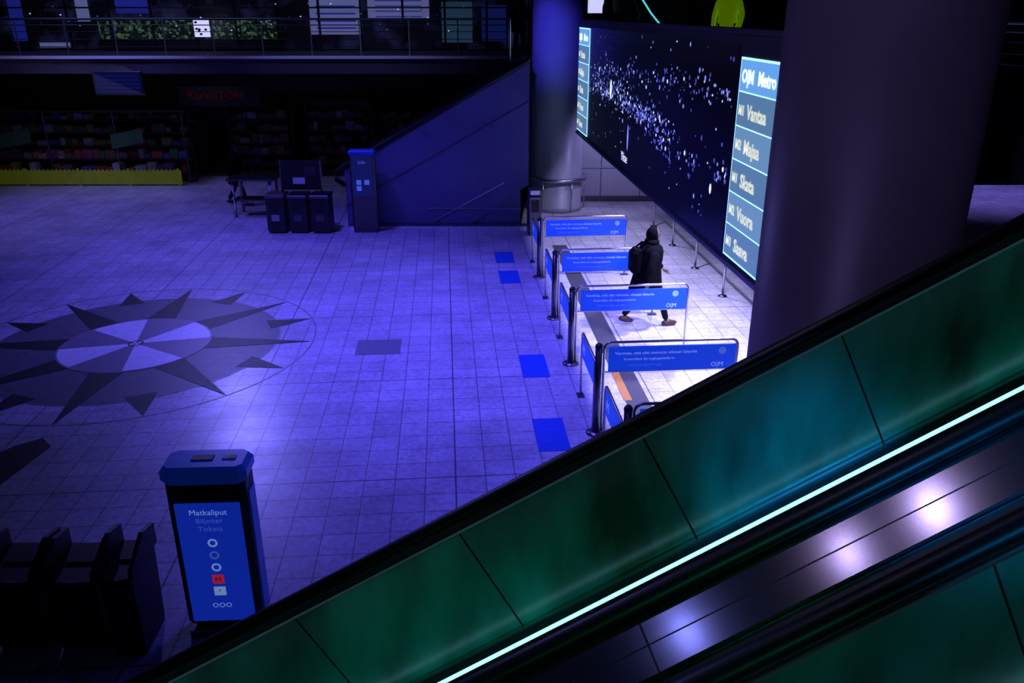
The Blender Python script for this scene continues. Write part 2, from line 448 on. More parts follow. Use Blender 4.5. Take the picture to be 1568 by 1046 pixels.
# ------------------------------------------------------------------ queue barriers
def barrier(y, W=1.83):
    x = 1.11-.0785*(y-9.73)
    b = MB(); M = frame((x,y,0),GX,GY)
    H = 1.27
    b.lathe([(.13,0),(.13,.015),(.05,.03)],'steel_dark',20,M=M)
    b.tube([(0,0,.02),(0,0,1.22)],.045,'steel_dark',12,M=M)
    b.lathe([(.05,1.22),(.05,1.25),(.03,1.28)],'black',12,M=M)
    def ufr(p0,p1,h,z0=0.):
        p0=Vector(p0);p1=Vector(p1);d=(p1-p0).normalized();r=.09;pts=[p0+Vector((0,0,z0))]
        for k in range(5):
            a=math.pi/2*k/4; pts.append(p0+d*(r-r*math.cos(a))+Vector((0,0,h-r+r*math.sin(a))))
        for k in range(5):
            a=math.pi/2*k/4; pts.append(p1-d*(r-r*math.sin(a))+Vector((0,0,h-r+r*math.cos(a))))
        pts.append(p1+Vector((0,0,z0)))
        b.tube(pts,.018,'steel',8,M=M)
    ufr((.08,0.05,0),(W,.05,0),H)
    ufr((-.02,.1,0),(-.02,1.15,0),1.0)
    b.tube([(.1,.05,.86),(W-.02,.05,.86)],.010,'steel',6,M=M)
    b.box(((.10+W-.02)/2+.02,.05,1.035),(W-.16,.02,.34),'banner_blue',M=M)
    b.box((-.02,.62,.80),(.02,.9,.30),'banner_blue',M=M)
    b.box((W,.05,.008),(.16,.10,.016),'steel_dark',M=M)
    b.box((-.02,1.15,.008),(.10,.16,.016),'steel_dark',M=M)
    k=W/1.83
    T = M @ frame((.22,.038,1.10),(1,0,0),(0,0,1))
    b.text('Varmista, että olet menossa oikeaan laituriin',.060*k,'text_pale',T)
    T = M @ frame((.34*k,.038,1.02),(1,0,0),(0,0,1)); b.text('Kontrollera din avgångsplattform',.05*k,'text_pale',T)
    T = M @ frame((.40*k,.038,.94),(1,0,0),(0,0,1)); b.text('Check your departure gate',.04*k,'text_dim',T)
    T = M @ frame((W-.34*k,.038,.90),(1,0,0),(0,0,1)); b.text('O|M',.09*k,'text_pale',T)
    b.add([(W-.2+.05*math.cos(a*math.pi/8),.038,1.12+.05*math.sin(a*math.pi/8)) for a in range(16)],[tuple(range(16))],'text_dim',M=M)
    T = M @ frame((-.035,1.0,.74),(0,-1,0),(0,0,1)); b.text('M',.2,'text_pale',T)
    b.build('queue_barrier')
for y in (7.95,9.73,12.05,14.15,16.65): barrier(y, 1.0 if y<8 else 1.83)

b = MB()
for i in range(5):
    y=13.5+i*1.9; x=4.25-.0785*(y-14)
    b.lathe([(.09,0),(.09,.015),(.02,.03)],'steel_dark',12,(x,y,0))
    b.tube([(x,y,0),(x,y,1.1)],.025,'steel',8)
b.tube([(4.25+.04,13.5,1.1),(4.25-.0785*7.1,21.1,1.1)],.02,'steel',8)
b.build('gate_handrail')

b = MB()
M=place(.55,20.3,.1)
b.box((0,0,.5),(.32,.42,1.0),'steel_dark',M=M,bev=.03); b.box((0,-.02,1.08),(.28,.36,.16),'steel',M=M,bev=.03)
b.box((0,-.22,.75),(.2,.02,.3),'black',M=M)
b.build('litter_bin')

# ------------------------------------------------------------------ ticket totem
def totem(name, x, y, w, d, h, yaw, near_=True):
    b = MB(); M = place(x,y,yaw)
    b.box((0,0,.04),(w*.96,d*1.15,.08),'steel_dark',M=M)
    if near_:
        b.box((0,0,(h-.14)/2+.06),(w,d,h-.26),'black',M=M,bev=.035)
        b.box((w/2+.004,0,(h-.2)/2+.06),(.02,d*.55,h-.5),'cap_blue',M=M)
        b.box((-w/2-.004,0,(h-.2)/2+.06),(.02,d*.55,h-.5),'cap_blue',M=M)
        b.box((0,-.005,h-.085),(w+.05,d+.06,.17),'cap_blue',M=M,bev=.05)
        b.box((-.03,0,h+.003),(.18,.09,.012),'black',M=M,bev=.004)
        b.box((.19,.0,h+.003),(.11,.06,.01),'white_paint',M=M)
        b.box((.21,.0,h+.009),(.035,.05,.008),'yellow_green',M=M)
        face='totem_blue'; fz=h*.44+.02; fh=h*.70
    else:
        b.box((0,0,h/2),(w,d,h-.1),'steel_dark',M=M,bev=.035)
        b.box((0,-.005,h-.07),(w+.03,d+.04,.12),'sticker_blue',M=M,bev=.03)
        face='screen_dim2'; fz=h*.70; fh=h*.5
    fy=-d/2-.006
    b.box((0,fy,fz),(w*.82,.012,fh),face,M=M)
    z0=h*.79 if near_ else h*.97
    def tx(s,size,z,m,xx=0):
        b.text(s,size,m,M@frame((xx,fy-.009,z),(1,0,0),(0,0,1)),'CENTER')
    if near_:
        tx('Matkaliput',.075,z0-.09,'text_pale'); tx('Biljetter',.07,z0-.17,'text_dim'); tx('Tickets',.07,z0-.25,'text_dim')
        zz=z0-.40
        for i,(mm,t) in enumerate([('text_pale','O'),('text_dim','U'),('text_pale','O'),('red_icon','M'),('text_pale','^')]):
            if mm=='red_icon' or i==4:
                b.box((0,fy-.008,zz+.03),(.10,.004,.09),mm,M=M)
                b.text(t,.07,'white_paint' if i==3 else 'totem_blue',M@frame((0,fy-.012,zz+.005),(1,0,0),(0,0,1)),'CENTER')
            else:
                R=.042
                V=[];F=[]
                for k in range(16):
                    a=2*math.pi*k/16
                    for r in (R,R*.6): V.append((r*math.cos(a),fy-.009,zz+.03+r*math.sin(a)))
                for k in range(16):
                    j=(k+1)%16; F.append((2*k,2*j,2*j+1,2*k+1))
                b.add(V,F,mm,M=M)
            zz-=.125
        tx('OOO',.07,zz-.02,'text_pale')
    else:
        for k in range(3):
            b.box((-.1+.2*(k%2),fy-.008,h*.62-.15*(k//2)),(.12,.004,.12),'text_dim',M=M)
        tx('Info',.12,h*.84,'text_dim')
    b.build(name)
totem('ticket_machine',-2.56,6.05,.66,.30,1.73,.05)
totem('information_totem',-3.70,20.6,.62,.3,2.05,.02,False)

# ------------------------------------------------------------------ dark recycling bins bottom-left
def recbin(x,y,yaw,w=.5,d=.55,h=.95):
    b = MB(); M = place(x,y,yaw)
    def ring(z,sx,sy): return [(-sx/2,-sy/2,z),(sx/2,-sy/2,z),(sx/2,sy/2,z),(-sx/2,sy/2,z)]
    zs=[(0,.86,.8),(.06,.9,.84),(h*.78,.97,.95),(h*.8,1,1)]
    V=[]
    for z,a,c in zs: V+=ring(z,w*a,d*c)
    F=[]
    for r in range(3):
        for i in range(4):
            j=(i+1)%4; F.append((r*4+i,r*4+j,r*4+4+j,r*4+4+i))
    F.append((3,2,1,0)); F.append((12,13,14,15))
    b.add(V,F,'bin_plastic',M=M)
    for sx in (-1,1):
        poly=[(sx*w/2,-d/2,h*.78),(sx*w/2,d/2,h*.78),(sx*w/2,d/2,h*.97),(sx*w/2,.05,h*1.02),(sx*w/2,-d/2,h*.86)]
        b.prism(poly,(-.02,0,0),(.02,0,0),'bin_plastic',M=M)
    b.box((0,.05,h*.81),(w*.55,d*.3,.02),'black',M=M)
    b.tube([(-w/2,-d/2-.02,h*.79),(w/2,-d/2-.02,h*.79)],.018,'bin_plastic',8,M=M)
    b.box((0,-d/2*.93-.01,h*.4),(w*.5,.01,.16),'charcoal',M=M)
    b.build('recycling_bin')
recbin(-4.28,5.95,.03,w=.46); recbin(-3.75,5.95,.03,w=.44); recbin(-3.31,5.88,.05,w=.28,h=1.05); recbin(-4.83,5.95,.03,w=.46)

# ------------------------------------------------------------------ foreground escalators
A8=math.radians(8); DH=Vector((math.cos(A8),math.sin(A8),0)); MH=Vector((-math.sin(A8),math.cos(A8),0)); TS=.51
def E(l,q,z0): return DH*l+MH*q+Vector((0,0,z0+TS*l))
L0=-4.1; L1=3.72
def EF(l,q,z0):
    lc=min(max(l,L0),L1)
    return DH*l+MH*q+Vector((0,0,z0+TS*lc))
def slab_strip(b,q0,q1,z0,z1,mname,ls):
    V=[];F=[]
    for l in ls:
        for (q,z) in ((q0,z0),(q1,z0),(q1,z1),(q0,z1)): V.append(EF(l,q,z))
    n=len(ls)
    for i in range(n-1):
        for k in range(4):
            j=(k+1)%4; F.append((i*4+k,i*4+j,i*4+4+j,i*4+4+k))
    F.append((0,1,2,3)); F.append(tuple((n-1)*4+k for k in (3,2,1,0)))
    b.add(V,F,mname)
LS=[L0-1.0,L0,L1,L1+1.0]
def rail(b,q,z):
    pts=[EF(l,q,z) for l in (L0-1.0,L0-.2,L0+.15,-1,1,L1-.15,L1+.2,L1+1.0)]
    e0=EF(L0-1.0,q,z); e1=EF(L1+1.0,q,z); pre=[];post=[]
    for k in range(6,0,-1):
        a=math.pi*k/6; pre.append(e0-DH*(.28*math.sin(a))+Vector((0,0,-.28+.28*math.cos(a))))
    for k in range(1,7):
        a=math.pi*k/6; post.append(e1+DH*(.28*math.sin(a))+Vector((0,0,-.28+.28*math.cos(a))))
    b.tube(pre+pts+post,.045,'black_rubber',10,ry=.03)
def glass(b,q,ztop,zbot,seams,th=.012):
    S=[L0-1.0]+seams+[L1+1.0]; g=.004; sh=.30
    for i in range(len(S)-1):
        a,c=S[i]+g,S[i+1]-g
        sa=0 if i==0 else sh; scc=0 if i==len(S)-2 else sh
        tops=[a]+[x for x in (L0,L1) if a<x<c]+[c]
        V=[]
        bots=[a+sa]+[x for x in (L0,L1) if a<x<c]+[c+scc]
        for lt,lb in zip(tops,bots):
            for qq in (q-th/2,q+th/2):
                V.append(EF(lt,qq,ztop)); V.append(EF(lb,qq,zbot))
        F=[];m=len(tops)
        for k in range(m-1):
            o=k*4;p=o+4
            F+= [(o,o+1,p+1,p),(o+2,p+2,p+3,o+3),(o,p,p+2,o+2),(o+1,o+3,p+3,p+1)]
        F+=[(0,2,3,1),((m-1)*4,(m-1)*4+1,(m-1)*4+3,(m-1)*4+2)]
        b.add(V,F,'green_glass')
    for s in seams:
        V=[EF(s-g,q-.003,ztop),EF(s+g,q+.003,ztop),EF(s+g+sh,q+.003,zbot),EF(s-g+sh,q-.003,zbot)]
        b.quad(V,'black')
def escalator(qf,qn,seams):
    b=MB(); zt=3.03; zb=2.24
    for q,sg in ((qf,-1),(qn,1)):
        rail(b,q,zt)
        slab_strip(b,q-.022,q+.022,zt-.062,zt-.02,'black',LS)
        slab_strip(b,q-.026,q+.026,zt-.074,zt-.060,'steel',LS)
        glass(b,q,zt-.07,zb,seams)
        slab_strip(b,min(q+sg*-.05,q+sg*.085),max(q+sg*-.05,q+sg*.085),zb-.06,zb-.0,'charcoal',LS)
        slab_strip(b,min(q+sg*.012,q+sg*.03),max(q+sg*.012,q+sg*.03),zb,zb+.012,'steel',LS)
        slab_strip(b,min(q+sg*.085,q+sg*.095),max(q+sg*.085,q+sg*.095),zb-.42,zb-.01,'steel_dark',LS)
    slab_strip(b,qf-.10,qf-.088,zb-.010,zb+.006,'strip_light',LS)
    slab_strip(b,qn+.088,qn+.10,zb-.025,zb-.01,'strip_light',LS)
    slab_strip(b,qf+.05,qf+.09,zb-1.0,zb-.02,'steel_dark',LS)
    slab_strip(b,qn-.09,qn-.05,zb-1.0,zb-.02,'steel_dark',LS)
    slab_strip(b,qn-.09,qf+.09,zb-1.04,zb-1.0,'charcoal',LS)
    n=int((L1-L0)/.40)
    for i in range(n):
        l=L0+i*.40
        zt_=zb-.27+TS*(l+.40)
        o=DH*l
        p=[o+MH*(qn+.1)+Vector((0,0,zt_)),o+MH*(qf-.1)+Vector((0,0,zt_)),o+DH*.40+MH*(qf-.1)+Vector((0,0,zt_)),o+DH*.40+MH*(qn+.1)+Vector((0,0,zt_))]
        b.prism(p,(0,0,0),(0,0,-.03),'charcoal')
        p2=[o+MH*(qn+.1)+Vector((0,0,zt_)),o+MH*(qf-.1)+Vector((0,0,zt_)),o+MH*(qf-.1)+Vector((0,0,zt_-.204)),o+MH*(qn+.1)+Vector((0,0,zt_-.204))]
        b.prism(p2,(0,0,0),tuple(DH*.015),'charcoal')
        for k in range(12):
            q=qn+.14+k*(qf-qn-.28)/11
            c=[o+MH*(q-.01)+Vector((0,0,zt_)),o+MH*(q+.01)+Vector((0,0,zt_)),o+DH*.4+MH*(q+.01)+Vector((0,0,zt_)),o+DH*.4+MH*(q-.01)+Vector((0,0,zt_))]
            b.prism(c,(0,0,0),(0,0,.006),'steel_dark')
    for (la,lb_) in ((L0-1.0,L0),(L1,L1+1.0)):
        c=[EF(la,qn+.1,zb-.13),EF(la,qf-.1,zb-.13),EF(lb_,qf-.1,zb-.13),EF(lb_,qn+.1,zb-.13)]
        b.prism(c,(0,0,0),(0,0,-.04),'steel')
    b.build('escalator')
escalator(3.10,2.12,[-3.9,-3.05,-2.2,-1.38,-.56,.19,1.01,1.87,2.72])
escalator(1.72,.72,[-3.6,-2.7,-1.84,-.98,-.12,.74,1.6,2.46])
b=MB()
slab_strip(b,1.84,2.068,2.985,3.01,'deck_steel',LS)
slab_strip(b,1.775,1.835,2.94,2.99,'black',LS)
slab_strip(b,1.83,1.99,1.3,2.985,'steel_dark',LS)
slab_strip(b,1.952,1.956,3.010,3.0115,'black',LS)
for l in (-2.9,-1.1,.7,2.5):
    V=[E(l,1.84,3.0105),E(l,2.068,3.0105),E(l+.006,2.068,3.0105),E(l+.006,1.84,3.0105)]
    b.quad(V,'black')
b.build('escalator_centre_deck')

# ------------------------------------------------------------------ rear escalator
b=MB(); Y0=21.0; sl=.55
def RZ(x): return 2.0+sl*(x+3.4)
xl=-4.25; xr=.42
for y in (Y0,Y0+1.3):
    poly=[(xl,y,0),(-1.2,y,0),(xr,y,1.1),(xr,y,RZ(xr)-.06),(xl,y,RZ(xl)-.06)]
    b.prism(poly,(0,0,0),(0,.06,0),'clad_blue')
b.prism([(-1.2,Y0,0),(xr-.2,Y0,0),(xr-.2,Y0,1.1),(xr,Y0,1.1)],(0,.03,0),(0,.06,0),'clad_blue')
for y in (Y0,Y0+1.3):
    pts=[(xl,y+.03,RZ(xl)-.45),(xl-.22,y+.03,RZ(xl)-.3),(xl-.2,y+.03,RZ(xl)-.1),(xl,y+.03,RZ(xl)+.02),(xr-.1,y+.03,RZ(xr-.1)+.02),(xr,y+.03,RZ(xr)+.05)]
    b.tube(pts,.07,'black_rubber',8)
    b.tube([(xl,y-.01,RZ(xl)-.95),(xr,y-.01,RZ(xr)-.95)],.012,'steel_dark',6)
for i in range(12):
    x=-4.1+i*.36
    b.box((x+.18,Y0+.68,RZ(x)-1.05),(.36,1.2,.2),'charcoal')
b.box((-1.9,Y0-.02,.05),(4.6,.05,.10),'steel_dark')
b.box((-1.9,Y0-.05,.015),(4.6,.10,.03),'slab_white')
b.tube([(-2.0,Y0-.01,.18),(-.2,Y0-.01,1.15)],.016,'steel',6)
b.tube([(-2.2,Y0-.012,.5),(.2,Y0-.012,.5)],.012,'steel',6)
b.build('rear_escalator')

# ------------------------------------------------------------------ upper floor railing
def railing(x0,y0,x1,y1,name,z=4.0,sp=1.4):
    b=MB(); p0=Vector((x0,y0,z));p1=Vector((x1,y1,z)); L=(p1-p0).length; n=max(1,int(L/sp))
    for i in range(n+1):
        p=p0.lerp(p1,i/n)
        b.tube([p,p+Vector((0,0,.98))],.022,'steel',6)
    for h,r,mm in ((1.0,.03,'steel'),(.84,.014,'steel'),(.66,.010,'steel_dark'),(.45,.010,'steel_dark'),(.25,.010,'steel_dark')):
        b.tube([p0+Vector((0,0,h)),p1+Vector((0,0,h))],r,mm,6)
    b.build(name)
railing(-25.8,25.55,-.15,25.55,'upper_railing')
railing(-.05,25.4,-.05,22.5,'landing_railing')
railing(9.6,8.8,9.6,22.9,'gallery_railing')

# ------------------------------------------------------------------ upper shopfront
b=MB(); YS=29.0
b.box((-12.6,YS+.1,6.4),(26.6,.1,4.8),'plaster_dark')
b.quad([(-25.8,YS,4.05),(.6,YS,4.05),(.6,YS,7),(-25.8,YS,7)],'shop_display')
b.quad([(-13.5,YS-.2,4.35),(-7.6,YS-.2,4.35),(-7.6,YS-.2,5.0),(-13.5,YS-.2,5.0)],'foliage_lights')
b.box((-10.5,YS-.1,4.2),(6,.25,.3),'black')
for x0,x1,z0,z1,m in [(-16.4,-15.9,4.3,5.6,'poster_blue'),(-14.2,-13.8,4.9,5.6,'poster_white'),(-12.9,-11.8,5.15,5.6,'poster_blue'),(-10.1,-9.6,4.45,5.0,'led_white'),
    (-6.6,-4.9,4.5,5.75,'poster_white'),(-4.7,-2.7,4.95,5.75,'poster_white'),(-2.3,-1.3,4.25,5.5,'poster_teal'),(-15.6,-14.6,4.1,4.25,'poster_white'),(-1.0,-.2,4.3,5.4,'screen_dim2')]:
    if m=='led_white':
        b.quad([(x0,YS-1.0,z0),(x1,YS-1.0,z0),(x1,YS-1.0,z1),(x0,YS-1.0,z1)],'lamp_glow')
        b.box(((x0+x1)/2,YS-.97,4.3),(.05,.05,.6),'steel_dark')
        for k in range(6):
            b.box((x0+random.uniform(.08,.42),YS-1.01,z0+random.uniform(.08,.45)),(.08,.01,.06),'black')
    else:
        b.box(((x0+x1)/2,YS-.05,(z0+z1)/2),(x1-x0,.04,z1-z0),m)
for k in range(4):
    b.box((-5.75,YS-.08,4.7+k*.22),(1.3,.02,.05),'poster_blue')
    b.box((-3.7,YS-.08,5.05+k*.16),(1.5,.02,.03),'poster_blue')
for i in range(20):
    b.box((-25.3+i*1.36,YS-.28,5.4),(.07,.06,2.8),'black')
b.box((-12.6,YS-.28,5.32),(26.4,.06,.05),'steel_dark')
for i in range(60):
    x=random.uniform(-17.5,-1); z=random.uniform(4.6,5.5); b.box((x,YS-.3,z),(.04,.02,.03),random.choice(['poster_blue','poster_blue','lamp_glow','poster_white']))
b.build('shop_front')
b=MB()
b.box((6.3,32.1,6.4),(11,.1,4.8),'plaster_dark')
b.box((3.1,31.9,5.3),(.75,.05,.75),'lamp_glow'); b.box((3.3,31.8,4.6),(1.6,.3,1.1),'charcoal')
b.tube([(4.15,30,5.9),(4.7,30,5.15),(5.3,30,4.5)],.03,'teal_led',6)
b.tube([(4.0,30,5.9),(4.3,30,5.15),(4.3,30,4.2)],.03,'steel',6)
b.build('gallery_shop_front')

# ------------------------------------------------------------------ market stall
b=MB()
YB=27.2
for tier in range(5):
    z=.35+tier*.38; y=YB+tier*.28
    b.box((-13.8,y,z-.03),(6.6,.42,.05),'charcoal')
    x=-17.0
    while x<-10.7:
        w=random.uniform(.16,.42); h=random.uniform(.1,.3)
        if random.random()<.85: b.box((x+w/2,y,z+h/2),(w*.9,.3,h),random.choice(GOODS))
        x+=w
b.box((-13.8,YB+1.6,1.1),(6.7,.08,2.2),'black')
for x in (-17.1,-14.9,-12.7,-10.5): b.tube([(x,YB-.25,0),(x,YB-.25,2.25)],.03,'steel_dark',6)
b.box((-13.8,YB+.5,2.27),(6.9,1.7,.06),'charcoal')
for x in (-15.9,-12.3):
    b.prism([(x-.55,YB-.3,1.1),(x+.5,YB-.3,1.3),(x+.5,YB-.3,1.75),(x-.55,YB-.3,1.55)],(0,0,0),(0,.03,0),'goods_2')
b.text('KarkkiTORI',.36,'red_sign',frame((-15.3,YB-.32,.85),(1,0,0),(0,0,1)))
b.text('KarkkiTORI',.36,'red_sign',frame((-10.3,YB-.0,2.62),(1,0,0),(0,0,1)))
b.box((-9.3,YB+.06,2.7),(2.6,.06,.6),'black')
b.tube([(-10.4,YB+.06,0),(-10.4,YB+.06,2.6)],.03,'black',6); b.tube([(-8.2,YB+.06,0),(-8.2,YB+.06,2.6)],.03,'black',6)
b.build('candy_stall')
b=MB()
YF=26.5
x=-17.2
while x<-10.7:
    b.add([(x,YF,.04),(x+.13,YF,.04),(x+.13,YF,.46),(x+.065,YF,.53),(x,YF,.46)],[(0,1,2,3,4)],'yellow_green')
    b.add([(x,YF+.02,.04),(x+.13,YF+.02,.04),(x+.13,YF+.02,.46),(x+.065,YF+.02,.53),(x,YF+.02,.46)],[(4,3,2,1,0)],'yellow_green')
    x+=.135
b.box((-13.95,YF+.04,.38),(6.5,.03,.05),'yellow_green'); b.box((-13.95,YF+.04,.13),(6.5,.03,.05),'yellow_green')
for x in (-17.2,-15.6,-13.9,-12.3,-10.7): b.box((x,YF+.04,.27),(.07,.05,.54),'yellow_green')
b.build('picket_fence')
def rack(x0,x1,y,h,name,seed):
    random.seed(seed); b=MB()
    b.box(((x0+x1)/2,y+.25,h/2),(x1-x0,.06,h),'black')
    for s in (x0,x1): b.box((s,y,h/2),(.05,.5,h),'charcoal')
    n=int(h/.4)
    for t in range(n):
        z=.12+t*.4; b.box(((x0+x1)/2,y,z),(x1-x0,.45,.03),'charcoal'); x=x0+.05
        while x<x1-.3:
            w=random.uniform(.12,.35); hh=random.uniform(.12,.32)
            if random.random()<.85: b.box((x+w/2,y,z+.015+hh/2),(w*.9,.3,hh),random.choice(GOODS))
            x+=w
    b.build(name)
rack(-9.8,-7.6,29.5,2.1,'goods_rack',3); rack(-7.2,-4.9,29.8,2.3,'goods_rack',5); rack(-4.5,-1.0,29.4,2.1,'goods_rack',9); rack(-20.5,-17.6,28.5,2.2,'goods_rack',12)
b=MB(); b.box((-11.5,25.2,3.25),(1.45,.12,.68),'black',bev=.02); b.quad([(-12.17,25.13,2.95),(-10.83,25.13,2.95),(-10.83,25.13,3.55),(-12.17,25.13,3.55)],'screen_dim')
for k in range(5): b.box((-11.5,25.125,3.02+k*.11),(1.2,.004,.03),'screen_dim2')
for x in (-12,-11): b.box((x,25.4,3.55),(.04,.4,.04),'black')
b.build('hanging_display')

b=MB(); M=place(-5.36,20.6,0)
for dx in (-.56,0,.56):
    b.box((dx,0,.47),(.46,.55,.86),'charcoal',M=M,bev=.03)
    b.box((dx,0,.93),(.50,.6,.08),'steel_dark',M=M,bev=.02)
    b.box((dx,-.29,.70),(.28,.02,.14),'black',M=M)
    b.box((dx,-.285,.40),(.2,.01,.16),'goods_3' if dx<0 else 'steel_dark',M=M)
b.box((.05,.2,1.38),(1.0,.05,.72),'black',M=M)
b.box((.0,.16,1.25),(.3,.02,.16),'white_paint',M=M); b.box((.3,.16,1.5),(.3,.02,.24),'charcoal',M=M)
for dx in (-.45,.55): b.tube([(dx,.2,.9),(dx,.2,1.75)],.03,'steel_dark',6,M=M)
b.build('recycling_station')
b=MB()
for x in (-7.5,-6.5):
    b.tube([(x,22.1,0),(x,22.1,1.0),(x,22.75,1.0),(x,22.75,0)],.05,'steel',8)
b.box((-7.0,22.4,1.02),(1.3,.75,.05),'steel_dark'); b.box((-7.0,22.4,.45),(1.1,.5,.05),'steel_dark')
b.build('standing_table')

# ------------------------------------------------------------------ people
def ellipsoid(b, c, r, mname, M, seg=20, rings=12, tilt=0, fn=None):
    V=[];F=[]
    R=Matrix.Rotation(tilt,3,'X')
    for i in range(rings+1):
        th=math.pi*i/rings
        for k in range(seg):
            a=2*math.pi*k/seg
            p=Vector((r[0]*math.sin(th)*math.cos(a), r[1]*math.sin(th)*math.sin(a), r[2]*math.cos(th)))
            if fn: p=fn(p)
            p=R@p; V.append(p+Vector(c))
    for i in range(rings):
        for k in range(seg):
            j=(k+1)%seg; F.append((i*seg+k,(i+1)*seg+k,(i+1)*seg+j,i*seg+j))
    b.add(V,F,mname,True,M)
def person(name, x, y, z, heading, h=1.72, stride=.38, hood=False, top='coat_black', legs='trousers', shoe='shoe', bag=False, puff=1.0, phase=1):
    b=MB(); s=h/1.72
    M=Matrix.Translation((x,y,z))@Matrix.Rotation(heading,4,'Z')@Matrix.Scale(s,4)
    f=stride
    hipz=.93-.12*f
    R=phase
    VV=[(0,0,hipz),(R*.095,0.01,hipz-.04),(R*.10,f*.62,.52),(R*.10,f*.95,.10),
       (-R*.095,-.01,hipz-.04),(-R*.10,-.02-f*.18,.50),(-R*.10,-f*.95,.13+.10*f)]
    Vs,Fs=smooth_skin(VV,[(0,1),(1,2),(2,3),(0,4),(4,5),(5,6)],[.13,.095,.068,.052,.095,.068,.052])
    b.add(Vs,Fs,legs,True,M)
    for hx,hy,hz,tl in ((R*.10,f*.95,.0,0.0),(-R*.10,-f*.95,.0,-.35*f*2)):
        def fn(p):
            p=p.copy()
            if p.z<-.02: p.z=-.045
            if p.y>0: p.z*=.75
            return p
        lift=.05 if tl==0 else .05+.12*f
        ellipsoid(b,(hx,hy+.06,lift),(.05,.145,.06),shoe,M,16,10,tilt=tl,fn=fn)
    lean=.05*(f/.38)
    P_=puff
    rings=[(hipz-.26,.215*P_,.20*P_,-.3),(hipz-.24,.22*P_,.205*P_,-.3),(hipz,.195*P_,.17*P_,.0),(1.08,.175*P_,.145*P_,.3),(1.22,.185*P_,.15*P_,.5),(1.35,.20*P_,.14*P_,.8),(1.42,.185*P_,.12*P_,.9),(1.47,.12,.10,1.),(1.50,.07,.075,1.),(1.55,.06,.065,1.05)]
    Vt=[];Ft=[];n=24
    for zz,rx,ry,le in rings:
        for k in range(n):
            a=2*math.pi*k/n; Vt.append((rx*math.cos(a),lean*le+ry*math.sin(a),zz))
    for i in range(len(rings)-1):
        for k in range(n):
            j=(k+1)%n; Ft.append((i*n+k,i*n+j,i*n+n+j,i*n+n+k))
    Ft.append(tuple(range(n-1,-1,-1))); Ft.append(tuple((len(rings)-1)*n+k for k in range(n)))
    b.add(Vt,Ft,top,True,M)
    for sx in (-1,1):
        sw=-R*sx*f*.7
        sh=Vector((sx*.165*P_,lean*.9,1.39)); el=Vector((sx*.255*P_,lean+sw*.45-.02,1.13)); wr=Vector((sx*.245*P_,lean+sw*1.0+.10,.90))
        Vs,Fs=smooth_skin([sh,el,wr],[(0,1),(1,2)],[.072*P_,.056*P_,.042*P_]); b.add(Vs,Fs,top,True,M)
        d=(wr-el).normalized(); side=Vector((-sx,0,0))
        palm=wr+d*.05
        hv=[wr,palm]; he=[(0,1)]; hr=[.024,.030]
        for fi,(off,ln) in enumerate(((-.027,.07),(-.009,.08),(.009,.075),(.027,.06))):
            fw=Vector((0,1,0))*off
            k0=palm+d*.035+fw; k1=k0+d*ln*.5+side*.008; k2=k1+d*ln*.4+side*.025
            base=len(hv); hv+=[k0,k1,k2]; he+=[(1,base),(base,base+1),(base+1,base+2)]; hr+=[.011,.009,.007]
        base=len(hv); hv+=[palm+Vector((0,.035,0)),palm+Vector((0,.055,0))+d*.035]; he+=[(1,base),(base,base+1)]; hr+=[.012,.009]
        Vs,Fs=smooth_skin(hv,he,hr,1); b.add(Vs,Fs,'skin',True,M)
    hc=Vector((0,lean*1.1+.03,1.615))
    def hf(p):
        p=p.copy()
        if p.y>.05: p.y=.05+(p.y-.05)*.75
        if p.z<-.04: p.x*=1+(p.z+.04)*2.2
        return p
    ellipsoid(b,hc,(.075,.098,.115),'skin',M,24,16,fn=hf)
    ellipsoid(b,hc+Vector((0,.092,-.012)),(.013,.02,.026),'skin',M,8,6)
    for sx in (-1,1):
        ellipsoid(b,hc+Vector((sx*.03,.078,.012)),(.013,.010,.008),'black',M,8,6)
        ellipsoid(b,hc+Vector((sx*.077,.0,-.005)),(.010,.02,.03),'skin',M,8,6)
    ellipsoid(b,hc+Vector((0,.08,-.055)),(.024,.008,.007),'goods_0',M,8,6)
    if hood:
        def hd(p):
            p=p.copy()
            if p.y>.03: p.y=.03+(p.y-.03)*.25
            return p
        ellipsoid(b,hc+Vector((0,-.015,.0)),(.11,.13,.145),top,M,20,14,fn=hd)
        ellipsoid(b,hc+Vector((0,-.04,-.13)),(.14,.13,.09),top,M,20,10)
    else:
        def hh(p):
            p=p.copy()
            if p.y>.0 and p.z<.05: p.y*=.1
            return p
        ellipsoid(b,hc+Vector((0,-.018,.022)),(.088,.102,.112),'hair',M,20,14,fn=hh)
    if bag:
        b.box((-.02,-.21,1.17),(.34,.20,.44),top,M=M,bev=.07)
        b.tube([(-.14,-.2,1.36),(-.13,-.08,1.46),(-.14,.1,1.40),(-.14,.17,1.15)],.02,top,6,M=M)
        b.tube([(.14,-.2,1.36),(.13,-.08,1.46),(.14,.1,1.40),(.14,.17,1.15)],.02,top,6,M=M)
    return b.build(name)
person('pedestrian',2.36,13.8,0,math.radians(-78),1.76,.38,hood=True,bag=True,puff=1.42)
person('pedestrian',3.95,16.2,4.0,math.radians(150),1.74,.05,top='vest_yellow')
person('pedestrian',2.75,25.5,4.0,math.radians(60),1.70,.05,hood=True)
person('pedestrian',20.4,35.3,0,math.radians(20),1.75,.1); person('pedestrian',19.6,35.8,0,math.radians(-40),1.7,.2)
person('pedestrian',-7.9,23.6,0,math.radians(-90),1.72,.3)
person('pedestrian',.2,24.2,4.0,math.radians(-60),1.75,.1)

